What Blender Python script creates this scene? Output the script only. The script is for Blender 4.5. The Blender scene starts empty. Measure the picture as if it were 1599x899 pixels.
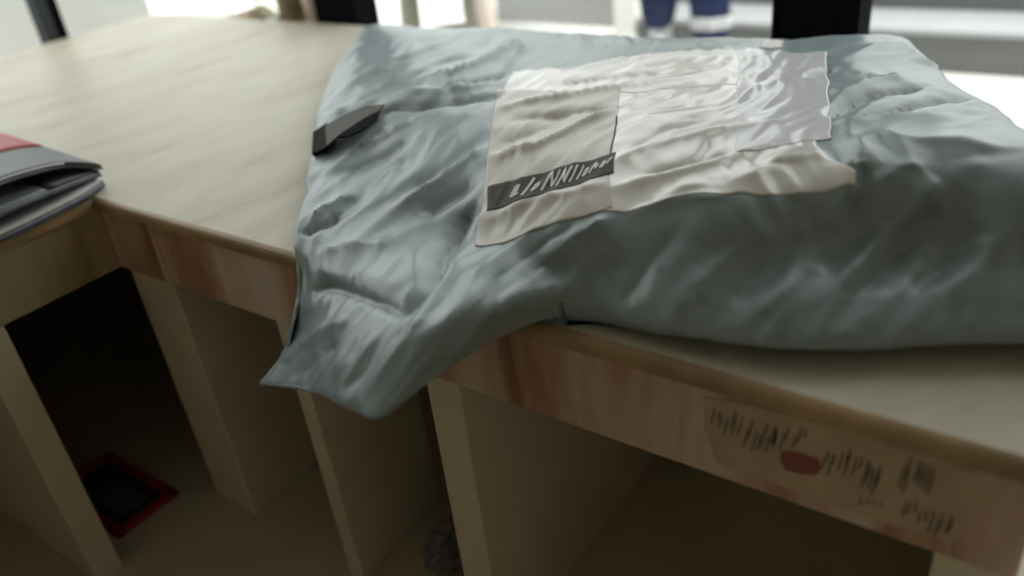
import bpy, bmesh, math, random
import numpy as np
from mathutils import Vector, Matrix, noise

scene = bpy.context.scene
COL = scene.collection

# ------------------------------------------------------------------ camera
cam_data = bpy.data.cameras.new('camera')
cam_data.sensor_width = 36.0
cam_data.lens = 1278.26 / 1599.0 * 36.0
cam_data.clip_start = 0.02
cam_data.clip_end = 300.0
cam_data.dof.use_dof = True
cam_data.dof.focus_distance = 1.10
cam_data.dof.aperture_fstop = 1.7
cam = bpy.data.objects.new('camera', cam_data)
COL.objects.link(cam)
yaw, pitch, roll = -0.6633, 0.5256, -0.1199
fwd = Vector((math.sin(yaw) * math.cos(pitch), math.cos(yaw) * math.cos(pitch), -math.sin(pitch)))
rgt = Vector((math.cos(yaw), -math.sin(yaw), 0.0))
upv = rgt.cross(fwd)
r2 = rgt * math.cos(roll) + upv * math.sin(roll)
u2 = upv * math.cos(roll) - rgt * math.sin(roll)
m = Matrix((r2, u2, -fwd)).transposed().to_4x4()
m.translation = Vector((1.4007, -0.6398, 1.2263))
cam.matrix_world = m
scene.camera = cam

# ------------------------------------------------------------------ sky, sun, exposure
world = bpy.data.worlds.new('overcast_sky')
scene.world = world
world.use_nodes = True
bg = world.node_tree.nodes['Background']
bg.inputs['Color'].default_value = (0.99, 1.0, 0.985, 1.0)
bg.inputs['Strength'].default_value = 3.0
sun_data = bpy.data.lights.new('sun', 'SUN')
sun_data.energy = 5.0
sun_data.angle = math.radians(2.0)
sun_data.color = (1.0, 0.96, 0.90)
sun = bpy.data.objects.new('sun', sun_data)
COL.objects.link(sun)
sun.rotation_euler = Vector((0.48, -0.14, 0.87)).to_track_quat('Z', 'Y').to_euler()
sun.location = (6, 4, 9)

vs = scene.view_settings
vs.view_transform = 'Standard'
vs.look = 'None'
vs.exposure = -0.5
vs.gamma = 1.0
vs.use_curve_mapping = False

# ------------------------------------------------------------------ helpers
def obj(name, me, mat=None, parent=None, smooth=False):
    if isinstance(me, bmesh.types.BMesh):
        d = bpy.data.meshes.new(name)
        me.normal_update()
        me.to_mesh(d)
        me.free()
        me = d
    o = bpy.data.objects.new(name, me)
    COL.objects.link(o)
    if mat is not None:
        me.materials.append(mat)
    if parent is not None:
        o.parent = parent
    if smooth:
        for p in me.polygons:
            p.use_smooth = True
    return o

def empty(name, loc=(0, 0, 0)):
    o = bpy.data.objects.new(name, None)
    o.empty_display_size = 0.05
    COL.objects.link(o)
    o.location = loc
    return o

def tag(o, label=None, cat=None, group=None, kind=None):
    if label: o['label'] = label
    if cat: o['category'] = cat
    if group: o['group'] = group
    if kind: o['kind'] = kind
    return o

def box(x0, x1, y0, y1, z0, z1, bev=0.0, seg=2, bm=None):
    b = bmesh.new()
    vs_ = [b.verts.new((x, y, z)) for z in (z0, z1) for y in (y0, y1) for x in (x0, x1)]
    for f in ((0, 2, 3, 1), (4, 5, 7, 6), (0, 1, 5, 4), (2, 6, 7, 3), (0, 4, 6, 2), (1, 3, 7, 5)):
        b.faces.new([vs_[i] for i in f])
    if bev > 0:
        bmesh.ops.bevel(b, geom=b.edges[:], offset=bev, segments=seg, affect='EDGES', profile=0.5)
    if bm is not None:
        d = bpy.data.meshes.new('tmp')
        b.to_mesh(d); b.free()
        bm.from_mesh(d)
        bpy.data.meshes.remove(d)
        return bm
    return b

def lathe(prof, n=32, loc=(0, 0, 0)):
    b = bmesh.new()
    rings = []
    for r, z in prof:
        if r < 1e-6:
            rings.append([b.verts.new((loc[0], loc[1], loc[2] + z))])
        else:
            rings.append([b.verts.new((loc[0] + r * math.cos(2 * math.pi * k / n), loc[1] + r * math.sin(2 * math.pi * k / n), loc[2] + z)) for k in range(n)])
    for a, c in zip(rings, rings[1:]):
        for k in range(n):
            k2 = (k + 1) % n
            if len(a) == 1 and len(c) == 1:
                continue
            if len(a) == 1:
                b.faces.new((a[0], c[k2], c[k]))
            elif len(c) == 1:
                b.faces.new((a[k], a[k2], c[0]))
            else:
                b.faces.new((a[k], a[k2], c[k2], c[k]))
    bmesh.ops.recalc_face_normals(b, faces=b.faces[:])
    return b

def tube(pts, rad, n=10, bm=None):
    """round bar through pts with a radius per point (or one radius)"""
    b = bm if bm is not None else bmesh.new()
    pts = [Vector(p) for p in pts]
    if not hasattr(rad, '__len__'):
        rad = [rad] * len(pts)
    rings = []
    for i, p in enumerate(pts):
        d = (pts[min(i + 1, len(pts) - 1)] - pts[max(i - 1, 0)]).normalized()
        a = d.orthogonal().normalized() if i == 0 else (a0 - d * a0.dot(d)).normalized()
        a0 = a
        c = d.cross(a)
        rings.append([b.verts.new(p + (a * math.cos(2 * math.pi * k / n) + c * math.sin(2 * math.pi * k / n)) * rad[i]) for k in range(n)])
    for r0, r1 in zip(rings, rings[1:]):
        for k in range(n):
            b.faces.new((r0[k], r0[(k + 1) % n], r1[(k + 1) % n], r1[k]))
    b.faces.new(list(reversed(rings[0])))
    b.faces.new(rings[-1])
    return b

def grid_mesh(name, P, wrap=False):
    """P: array (rows, cols, 3) -> mesh data"""
    P = np.asarray(P, float)
    nr, nc = P.shape[:2]
    vts = P.reshape(-1, 3).tolist()
    fs = [(j * nc + i, j * nc + i + 1, (j + 1) * nc + i + 1, (j + 1) * nc + i) for j in range(nr - 1) for i in range(nc - 1)]
    d = bpy.data.meshes.new(name)
    d.from_pydata(vts, [], fs)
    d.update()
    return d

# ------------------------------------------------------------------ materials
def mat(name, col, rough=0.5, spec=0.5, metal=0.0, var=0.0, scale=20.0, bump=0.0, bscale=60.0, sheen=0.0, coat=0.0):
    mt = bpy.data.materials.new(name)
    mt.use_nodes = True
    nt = mt.node_tree
    bs = nt.nodes['Principled BSDF']
    bs.inputs['Base Color'].default_value = (*col, 1)
    bs.inputs['Roughness'].default_value = rough
    bs.inputs['Specular IOR Level'].default_value = spec
    bs.inputs['Metallic'].default_value = metal
    bs.inputs['Coat Weight'].default_value = coat
    tc = nt.nodes.new('ShaderNodeTexCoord')
    if var > 0:
        nz = nt.nodes.new('ShaderNodeTexNoise')
        nz.inputs['Scale'].default_value = scale
        nz.inputs['Detail'].default_value = 4
        rp = nt.nodes.new('ShaderNodeValToRGB')
        rp.color_ramp.elements[0].position = 0.3
        rp.color_ramp.elements[1].position = 0.7
        rp.color_ramp.elements[0].color = (*[c * (1 - var) for c in col], 1)
        rp.color_ramp.elements[1].color = (*[min(1, c * (1 + var)) for c in col], 1)
        nt.links.new(tc.outputs['Object'], nz.inputs['Vector'])
        nt.links.new(nz.outputs['Fac'], rp.inputs['Fac'])
        nt.links.new(rp.outputs['Color'], bs.inputs['Base Color'])
    if bump > 0:
        n2 = nt.nodes.new('ShaderNodeTexNoise')
        n2.inputs['Scale'].default_value = bscale
        bp = nt.nodes.new('ShaderNodeBump')
        bp.inputs['Strength'].default_value = bump
        bp.inputs['Distance'].default_value = 0.01
        nt.links.new(tc.outputs['Object'], n2.inputs['Vector'])
        nt.links.new(n2.outputs['Fac'], bp.inputs['Height'])
        nt.links.new(bp.outputs['Normal'], bs.inputs['Normal'])
    return mt

def marble(name, vec_scale, stops, nscale=1.0, rough=0.3, dist=1.0, spec=0.5):
    mt = bpy.data.materials.new(name)
    mt.use_nodes = True
    nt = mt.node_tree
    bs = nt.nodes['Principled BSDF']
    bs.inputs['Roughness'].default_value = rough
    bs.inputs['Specular IOR Level'].default_value = spec
    tc = nt.nodes.new('ShaderNodeTexCoord')
    mp = nt.nodes.new('ShaderNodeMapping')
    mp.inputs['Scale'].default_value = vec_scale
    nz = nt.nodes.new('ShaderNodeTexNoise')
    nz.inputs['Scale'].default_value = nscale
    nz.inputs['Detail'].default_value = 5
    nz.inputs['Roughness'].default_value = 0.55
    nz.inputs['Distortion'].default_value = dist
    rp = nt.nodes.new('ShaderNodeValToRGB')
    el = rp.color_ramp.elements
    while len(el) < len(stops):
        el.new(0.5)
    for e, (p, c) in zip(el, stops):
        e.position = p
        e.color = (*c, 1)
    nt.links.new(tc.outputs['Object'], mp.inputs['Vector'])
    nt.links.new(mp.outputs['Vector'], nz.inputs['Vector'])
    nt.links.new(nz.outputs['Fac'], rp.inputs['Fac'])
    nt.links.new(rp.outputs['Color'], bs.inputs['Base Color'])
    return mt

def pane_mat(name, tint=(0.97, 0.99, 0.98), refl=0.08, rough=0.0):
    mt = bpy.data.materials.new(name)
    mt.use_nodes = True
    nt = mt.node_tree
    nt.nodes.remove(nt.nodes['Principled BSDF'])
    out = nt.nodes['Material Output']
    tr = nt.nodes.new('ShaderNodeBsdfTransparent')
    tr.inputs['Color'].default_value = (*tint, 1)
    gl = nt.nodes.new('ShaderNodeBsdfGlossy')
    gl.inputs['Roughness'].default_value = rough
    lw = nt.nodes.new('ShaderNodeLayerWeight')
    lw.inputs['Blend'].default_value = 0.5
    pw = nt.nodes.new('ShaderNodeMath')
    pw.operation = 'POWER'
    pw.inputs[1].default_value = 5.0
    fr = nt.nodes.new('ShaderNodeMath')
    fr.operation = 'MULTIPLY_ADD'
    fr.inputs[1].default_value = 0.5
    fr.inputs[2].default_value = 0.02
    nt.links.new(lw.outputs['Facing'], pw.inputs[0])
    nt.links.new(pw.outputs[0], fr.inputs[0])
    mx = nt.nodes.new('ShaderNodeMixShader')
    nt.links.new(fr.outputs[0], mx.inputs['Fac'])
    nt.links.new(tr.outputs['BSDF'], mx.inputs[1])
    nt.links.new(gl.outputs['BSDF'], mx.inputs[2])
    nt.links.new(mx.outputs['Shader'], out.inputs['Surface'])
    return mt

M = dict(
    top=marble('pale_marble_top', (5.0, 1.6, 5.0), [(0.28, (0.43, 0.375, 0.29)), (0.42, (0.57, 0.52, 0.425)), (0.55, (0.61, 0.57, 0.475)), (0.75, (0.65, 0.61, 0.51))], 1.6, rough=0.45, dist=0.6, spec=0.2),
    fascia=marble('veined_fascia', (7.0, 7.0, 1.2), [(0.33, (0.28, 0.12, 0.08)), (0.45, (0.50, 0.31, 0.21)), (0.56, (0.64, 0.48, 0.37)), (0.70, (0.72, 0.61, 0.53))], 1.5, rough=0.45, dist=0.8),
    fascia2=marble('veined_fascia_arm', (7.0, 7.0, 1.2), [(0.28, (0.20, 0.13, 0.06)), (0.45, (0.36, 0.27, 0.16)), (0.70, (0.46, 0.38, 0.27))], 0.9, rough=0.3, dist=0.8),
    edge=mat('golden_brown_edge', (0.40, 0.27, 0.145), 0.35, var=0.3, scale=9),
    board=mat('beige_board', (0.66, 0.58, 0.44), 0.5, var=0.06, scale=6),
    plastic=mat('grey_poly_film', (0.252, 0.318, 0.340), 0.36, spec=0.75, var=0.06, scale=7),
    paper=mat('label_paper', (0.56, 0.53, 0.49), 0.35, spec=0.5, var=0.05, scale=12),
    tape=mat('label_paper_and_glare', (0.70, 0.68, 0.65), 0.32, spec=1.0, var=0.05, scale=14, coat=0.3),  # pale colour holds the white paper and the tape glare
    film=mat('lavender_tape_sheen', (0.655, 0.66, 0.69), 0.36, spec=1.0, coat=0.2),  # lavender base colour stands in for the tape's reflection
    print=mat('dark_print', (0.062, 0.048, 0.040), 0.6, spec=0.25),
    ink_white=mat('pale_ink', (0.62, 0.59, 0.56), 0.4),
    black=mat('black_frame', (0.006, 0.0065, 0.008), 0.8, spec=0.03),
    strip=mat('dark_strip', (0.010, 0.009, 0.0075), 0.7, spec=0.06),
    strip2=mat('taupe_strip', (0.085, 0.080, 0.070), 0.6, spec=0.2),
    steel=mat('dark_steel', (0.040, 0.048, 0.055), 0.6, spec=0.3),
    parapet=mat('pale_parapet', (0.34, 0.345, 0.33), 0.8, var=0.05, scale=2),
    wall=mat('white_wall', (0.80, 0.81, 0.78), 0.7, var=0.02, scale=3),
    wall_dim=mat('grey_beige_wall', (0.70, 0.63, 0.50), 0.8, var=0.04, scale=3),
    ceil=mat('ceiling_paint', (0.42, 0.40, 0.36), 0.8),
    floor=mat('beige_floor', (0.58, 0.50, 0.37), 0.35, var=0.08, scale=4),
    pave=mat('pale_paving', (0.72, 0.72, 0.70), 0.6, var=0.04, scale=2),
    facade=mat('grey_facade', (0.30, 0.30, 0.30), 0.8, var=0.05, scale=1),
    tread=mat('pale_tread', (0.34, 0.35, 0.37), 0.6, var=0.04, scale=2),
    riser=mat('grey_riser', (0.115, 0.12, 0.124), 0.6, var=0.06, scale=3),
    greywall=mat('light_grey_wall', (0.26, 0.262, 0.262), 0.6, var=0.05, scale=1.5),
    white=mat('white_paint', (0.82, 0.82, 0.79), 0.5),
    stool=mat('beige_grey_plastic', (0.30, 0.285, 0.24), 0.45),
    stool2=mat('pale_pink_plastic', (0.55, 0.47, 0.42), 0.45),
    pane=pane_mat('window_glass'),
    red=mat('red_rim', (0.33, 0.022, 0.03), 0.35),
    tray=mat('dark_tray_floor', (0.030, 0.038, 0.036), 0.4),
    traygrey=mat('grey_patch', (0.12, 0.12, 0.11), 0.5),
    magred=mat('red_cover_print', (0.42, 0.05, 0.06), 0.5),
    maggrey=mat('grey_cover_print', (0.09, 0.095, 0.092), 0.5, var=0.1, scale=20),
    magpage=mat('slate_pages', (0.13, 0.14, 0.165), 0.4, var=0.35, scale=30),
    magpage2=mat('pale_page_edge', (0.50, 0.50, 0.50), 0.4),
    maggap=mat('page_gap_shade', (0.018, 0.014, 0.016), 0.5),  # near-black for the shade between cover and pages
    sticker=mat('yellowed_sticker', (0.52, 0.395, 0.275), 0.45, var=0.14, scale=18),
    ink=mat('dark_ink', (0.20, 0.15, 0.12), 0.5),
    inkred=mat('red_ink', (0.27, 0.085, 0.07), 0.5),
    jeans=mat('navy_cloth', (0.005, 0.015, 0.062), 0.9, spec=0.1, var=0.35, scale=14),
    band=mat('pale_band', (0.42, 0.42, 0.45), 0.5, var=0.3, scale=40),
    shoe=mat('white_shoe', (0.66, 0.67, 0.70), 0.5),
    skin=mat('skin', (0.50, 0.33, 0.25), 0.6),
    shirt=mat('dark_shirt', (0.06, 0.07, 0.09), 0.8),
    hair=mat('dark_hair', (0.02, 0.017, 0.015), 0.6),
    brown=mat('brown_glaze', (0.22, 0.16, 0.085), 0.35, var=0.3, scale=25),
    pink=mat('pink_white_ceramic', (0.62, 0.50, 0.44), 0.4, var=0.1, scale=20),
    cream=mat('cream_ceramic', (0.74, 0.70, 0.62), 0.4),
    cloth=mat('beige_cloth', (0.60, 0.50, 0.38), 0.9, var=0.08, scale=15),
    baggy=mat('crumpled_film', (0.24, 0.21, 0.21), 0.35, var=0.2, scale=30),
    dark=mat('black_lump_and_shade', (0.006, 0.006, 0.006), 0.8, spec=0.04),  # black lump on the floor, also the painted shade by the seam strip
)
gm = bpy.data.materials.new('tumbler_glass')
gm.use_nodes = True
gb = gm.node_tree.nodes['Principled BSDF']
gb.inputs['Base Color'].default_value = (0.93, 0.95, 0.88, 1)
gb.inputs['Transmission Weight'].default_value = 1.0
gb.inputs['Roughness'].default_value = 0.03
gb.inputs['IOR'].default_value = 1.45
M['glass'] = gm

H = 0.72          # counter height
FB = 0.578        # underside of the fascia

# ------------------------------------------------------------------ room shell
def struct(name, bm, mt, parent=None, label=None):
    o = obj(name, bm, mt, parent)
    if parent is None:
        o['kind'] = 'structure'
        if label: o['label'] = label
    return o

struct('floor', box(-1.62, 3.6, -3.4, 1.30, -0.10, 0.0), M['floor'], label='beige smooth floor under the counter')
struct('ceiling', box(-1.62, 3.6, -3.4, 1.45, 2.75, 2.87), M['ceil'], label='plain ceiling above the shop')
struct('wall_left', box(-1.72, -1.55, -3.4, -0.85, 0.0, 2.75), M['wall_dim'], label='dim part of the left wall of the shop')
struct('baseboard_left', box(-1.72, -1.50, -0.85, 1.45, 0.0, 0.66), M['wall_dim'], label='low wall under the side window')
sw = empty('window_4', (0, 0, 0))
tag(sw, 'bright side window beyond the left end of the counter', kind='structure')
obj('pane', box(-1.640, -1.632, -0.85, 1.32, 0.66, 2.70), M['pane'], sw)
obj('frame_rail', box(-1.66, -1.60, -0.85, 1.32, 2.70, 2.75, 0.004), M['black'], sw)
struct('parapet', box(-3.20, -3.0, -6.0, 2.05, 0.0, 0.98), M['parapet'], label='pale low wall seen through the side window')
struct('wall_right', box(3.6, 3.75, -3.4, 1.45, 0.0, 2.75), M['wall_dim'], label='dim side wall of the shop')
struct('wall_rear', box(-1.72, 3.75, -3.55, -3.4, 0.0, 2.75), M['wall_dim'], label='dim rear wall of the shop')

def pillar(name, x0, x1, y0, y1, label):
    o = struct(name, box(x0, x1, y0, y1, 0.0, 2.75, 0.004), M['black'], label=label)
    # raised corner beads on both front edges
    obj('corner_bead', box(x1 - 0.010, x1 + 0.002, y0 - 0.003, y0 + 0.012, 0.0, 2.75, 0.002), M['black'], o)
    obj('corner_bead', box(x0 - 0.002, x0 + 0.010, y0 - 0.003, y0 + 0.012, 0.0, 2.75, 0.002), M['black'], o)
    return o
pillar('trim_1', -0.645, -0.475, 1.16, 1.26, 'broad black storefront pillar behind the left of the parcel')
pillar('trim_2', 0.795, 0.972, 1.16, 1.27, 'broad black storefront pillar behind the right of the parcel')
pst = struct('trim_3', box(-1.56, -1.499, 0.737, 0.775, 0.66, 2.75, 0.003), M['steel'], label='slim dark post of the side window at far left')
obj('post_flange', box(-1.56, -1.505, 0.775, 0.812, 0.66, 2.75, 0.003), M['black'], pst)

def window(name, x0, x1, z0, label):
    o = empty(name, (0, 0, 0))
    tag(o, label, kind='structure')
    obj('pane', box(x0, x1, 1.325, 1.333, z0, 2.70), M['pane'], o)
    for (a, b, c, d) in ((x0, x1, z0 - 0.03, z0 + 0.0), (x0, x1, 2.70, 2.75)):
        obj('frame_rail', box(a, b, 1.30, 1.36, c, d, 0.004), M['black'], o)
    return o
window('window_1', -1.55, -0.590, 0.03, 'glass storefront bay at the left, beside the side window')
window('window_2', -0.590, 0.860, 0.03, 'glass storefront bay behind the parcel between the black pillars')
struct('wall_blocker', box(2.05, 3.6, 1.30, 1.45, 0.0, 2.75), M['wall_dim'], label='unseen wall added right of the storefront glass to cut daylight')  # out of view, added to cut daylight from the right bay
window('window_3', 0.860, 2.05, 0.03, 'glass storefront bay right of the black pillars')
struct('trim_4', box(-1.55, -0.645, 1.140, 1.32, 0.655, 0.690, 0.004), M['white'], label='white window sill behind the counter')

# outdoors
struct('pavement', box(-40, 40, 1.30, 60, -0.10, 0.0), M['pave'], label='bright pale paving outside the shop front')
stair = empty('stairs', (0, 3.45, 0))
tag(stair, 'grey outdoor steps with bright treads beyond the black pillar', kind='structure')
for k in range(3):
    y0 = 3.45 + 0.37 * k
    z0 = 0.19 * k
    obj('riser', box(-0.72, 7.0, y0 - 3.45, y0 - 3.45 + 0.37, z0, z0 + 0.165), M['riser'], stair)
    obj('tread', box(-0.72, 7.0, y0 - 3.45 - 0.012, y0 - 3.45 + 0.37, z0 + 0.165, z0 + 0.19, 0.004), M['tread'], stair)
obj('landing', box(-0.72, 7.0, 1.11, 4.0, 0.0, 0.57), M['pave'], stair)
struct('wall_outside', box(-2.02, -0.88, 3.93, 4.08, 0.0, 1.2), M['greywall'], label='light grey low wall outside, left of the white post')
colw = struct('trim_5', box(-0.868, -0.730, 3.46, 3.58, 0.0, 2.4, 0.008), M['white'], label='white post at the foot of the outdoor steps')
obj('post_base', box(-0.885, -0.715, 3.445, 3.598, 0.0, 0.09, 0.006), M['white'], colw)

# ------------------------------------------------------------------ the counter
ctr = empty('counter', (0, 0, 0))
tag(ctr, 'L-shaped counter with pale marbled top and brown-veined front edge', 'counter')
bmt = bmesh.new()
outline = [(-1.486, -1.7), (0.0, -1.7), (0.0, 0.0), (1.436, 0.0), (1.436, 0.63), (0.98, 0.63), (0.98, 1.134), (-1.486, 1.134)]
vb = [bmt.verts.new((x, y, H - 0.022)) for x, y in outline]
vt = [bmt.verts.new((x, y, H)) for x, y in outline]
bmt.faces.new(vt)
bmt.faces.new(list(reversed(vb)))
for i in range(len(outline)):
    j = (i + 1) % len(outline)
    bmt.faces.new((vb[i], vb[j], vt[j], vt[i]))
obj('worktop', bmt, M['top'], ctr)
def edge_strip(a, b, out):
    """quarter-round moulding along the top front edge"""
    bm = bmesh.new()
    a, b, out = Vector(a), Vector(b), Vector(out)
    prof = [(0.0, 0.0005)] + [(0.011 * math.sin(t * math.pi / 8), -0.011 + 0.0115 * math.cos(t * math.pi / 8)) for t in range(1, 5)] + [(0.011, -0.020), (0.0, -0.020)]
    ra = [bm.verts.new(a + out * p + Vector((0, 0, q))) for p, q in prof]
    rb = [bm.verts.new(b + out * p + Vector((0, 0, q))) for p, q in prof]
    n = len(prof)
    for i in range(n):
        bm.faces.new((ra[i], ra[(i + 1) % n], rb[(i + 1) % n], rb[i]))
    bm.faces.new(ra); bm.faces.new(list(reversed(rb)))
    bmesh.ops.recalc_face_normals(bm, faces=bm.faces[:])
    return bm
obj('edge_moulding', edge_strip((0.0, 0.0, H), (1.436, 0.0, H), (0, -1, 0)), M['edge'], ctr)
obj('edge_moulding', edge_strip((0.0, 0.0, H), (0.0, -1.7, H), (1, 0, 0)), M['edge'], ctr)
obj('fascia', box(-0.02, 1.436, 0.0, 0.022, FB, H - 0.022, 0.002), M['fascia'], ctr)
obj('fascia', box(-0.022, 0.0, -1.7, 0.0, FB, H - 0.022, 0.002), M['fascia2'], ctr)
for (x0, x1, y0, y1) in ((0.426, 0.462, 0.001, 0.235), (0.731, 0.791, 0.001, 1.06), (1.368, 1.432, 0.001, 0.60)):
    obj('support_panel', box(x0, x1, y0, y1, 0.0, FB + 0.004, 0.002), M['board'], ctr)
obj('support_panel', box(-1.42, -0.001, -0.27, -0.218, 0.0, FB + 0.004, 0.002), M['board'], ctr)
obj('support_panel', box(-1.42, -0.001, -1.62, -1.57, 0.0, FB + 0.004, 0.002), M['board'], ctr)
obj('corner_post', box(0.004, 0.135, 0.012, 0.50, 0.0, FB + 0.05, 0.002), M['board'], ctr)
obj('back_panel', box(-1.47, 0.975, 1.075, 1.125, 0.0, H - 0.022), M['board'], ctr)
obj('back_panel', box(0.93, 0.975, 0.625, 1.075, 0.0, H - 0.022), M['board'], ctr)
obj('back_panel', box(0.93, 1.434, 0.580, 0.625, 0.0, H - 0.022), M['board'], ctr)
obj('back_panel', box(-1.475, -1.43, -1.7, 1.075, 0.0, H - 0.022), M['board'], ctr)

# sticker with dark script and a red stamp on the fascia
stk = [(1.135, 0.682), (1.18, 0.690), (1.233, 0.692), (1.361, 0.692), (1.385, 0.688), (1.396, 0.668), (1.394, 0.644), (1.390, 0.622), (1.381, 0.600), (1.32, 0.596), (1.151, 0.598), (1.137, 0.64)]
sb = bmesh.new()
fv = [sb.verts.new((x, -0.0015, z)) for x, z in stk]
bv = [sb.verts.new((x, -0.0002, z)) for x, z in stk]
sb.faces.new(fv); sb.faces.new(list(reversed(bv)))
for i in range(len(stk)):
    j = (i + 1) % len(stk)
    sb.faces.new((bv[i], bv[j], fv[j], fv[i]))
bmesh.ops.recalc_face_normals(sb, faces=sb.faces[:])
sticker = obj('sticker', sb, M['sticker'], ctr)
sticker['label'] = 'yellowed sticker with dark script and a red stamp'
STROKES = [(1.1479, 0.6725, 1.1434, 0.6507), (1.1535, 0.6717, 1.1503, 0.6557), (1.1563, 0.6679, 1.1524, 0.6482), (1.1625, 0.6658, 1.1579, 0.6422), (1.1696, 0.678, 1.1645, 0.6518), (1.172, 0.6753, 1.1662, 0.6447), (1.1777, 0.6741, 1.1728, 0.6472), (1.1839, 0.6582, 1.1793, 0.6324), (1.1884, 0.6743, 1.183, 0.644), (1.1934, 0.6611, 1.1881, 0.6301), (1.1973, 0.6575, 1.1936, 0.6355), (1.2018, 0.6684, 1.1965, 0.6369), (1.2037, 0.6756, 1.201, 0.659), (1.2063, 0.6584, 1.2026, 0.6358), (1.2108, 0.673, 1.207, 0.6496), (1.2136, 0.6726, 1.2097, 0.6478), (1.2126, 0.6666, 1.2095, 0.6469), (1.2203, 0.6689, 1.2167, 0.6453), (1.2244, 0.68, 1.2212, 0.6585), (1.2318, 0.6704, 1.2292, 0.6525), (1.2363, 0.6816, 1.2333, 0.6607), (1.2406, 0.6812, 1.2391, 0.6702), (1.2604, 0.6526, 1.2587, 0.6385), (1.2637, 0.6638, 1.2618, 0.649), (1.2678, 0.6585, 1.2646, 0.632), (1.2696, 0.6614, 1.268, 0.6482), (1.2769, 0.6683, 1.274, 0.6422), (1.2824, 0.6664, 1.2794, 0.6385), (1.2829, 0.6739, 1.2805, 0.6525), (1.2896, 0.6668, 1.287, 0.642), (1.294, 0.6686, 1.2923, 0.6515), (1.3003, 0.6666, 1.2968, 0.6305), (1.3027, 0.6654, 1.3003, 0.6397), (1.3056, 0.6599, 1.303, 0.6312), (1.3095, 0.6614, 1.3064, 0.6257), (1.3116, 0.6662, 1.3089, 0.6353), (1.2983, 0.619, 1.297, 0.6062), (1.3046, 0.6184, 1.304, 0.6126), (1.3099, 0.6195, 1.3094, 0.6137), (1.3163, 0.6207, 1.3159, 0.6147), (1.331, 0.6768, 1.3286, 0.6451), (1.3346, 0.6716, 1.3322, 0.6385), (1.3351, 0.6875, 1.3328, 0.6565), (1.3417, 0.6842, 1.34, 0.6579), (1.3442, 0.683, 1.3426, 0.6587), (1.3475, 0.6826, 1.3456, 0.6534), (1.3513, 0.6833, 1.3494, 0.6504), (1.3546, 0.6793, 1.3527, 0.6471), (1.3375, 0.6325, 1.336, 0.6103), (1.3408, 0.6337, 1.3397, 0.6168), (1.346, 0.6364, 1.345, 0.6211), (1.3504, 0.6259, 1.3494, 0.6088), (1.3556, 0.6294, 1.3547, 0.6139), (1.3604, 0.6192, 1.3595, 0.6019), (1.3612, 0.6317, 1.3603, 0.6136), (1.3667, 0.6223, 1.3656, 0.5998), (1.3691, 0.6313, 1.3681, 0.6095), (1.3749, 0.6243, 1.3742, 0.6088), (1.3763, 0.6329, 1.3754, 0.6115)]
wb = bmesh.new()
for (x0, z0, x1, z1) in STROKES:
    dx, dz = x1 - x0, z1 - z0
    l = math.hypot(dx, dz)
    nx, nz = -dz / l * 0.0011, dx / l * 0.0011
    q = [wb.verts.new((x0 + nx * 0.5, -0.0018, z0 + nz * 0.5)), wb.verts.new((x0 - nx, -0.0018, z0 - nz)), wb.verts.new(((x0 + x1) / 2 - nx * 1.6 + 0.001, -0.0018, (z0 + z1) / 2)),
         wb.verts.new((x1 - nx, -0.0018, z1)), wb.verts.new((x1 + nx, -0.0018, z1)), wb.verts.new(((x0 + x1) / 2 + nx + 0.001, -0.0018, (z0 + z1) / 2))]
    wb.faces.new(q)
obj('script', wb, M['ink'], sticker)
rb_ = bmesh.new()
rb_.faces.new([rb_.verts.new((x, -0.0019, z)) for x, z in ((1.219, 0.645), (1.236, 0.650), (1.256, 0.649), (1.259, 0.638), (1.255, 0.628), (1.240, 0.622), (1.224, 0.621), (1.218, 0.632))])
obj('red_stamp', rb_, M['inkred'], sticker)

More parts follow.
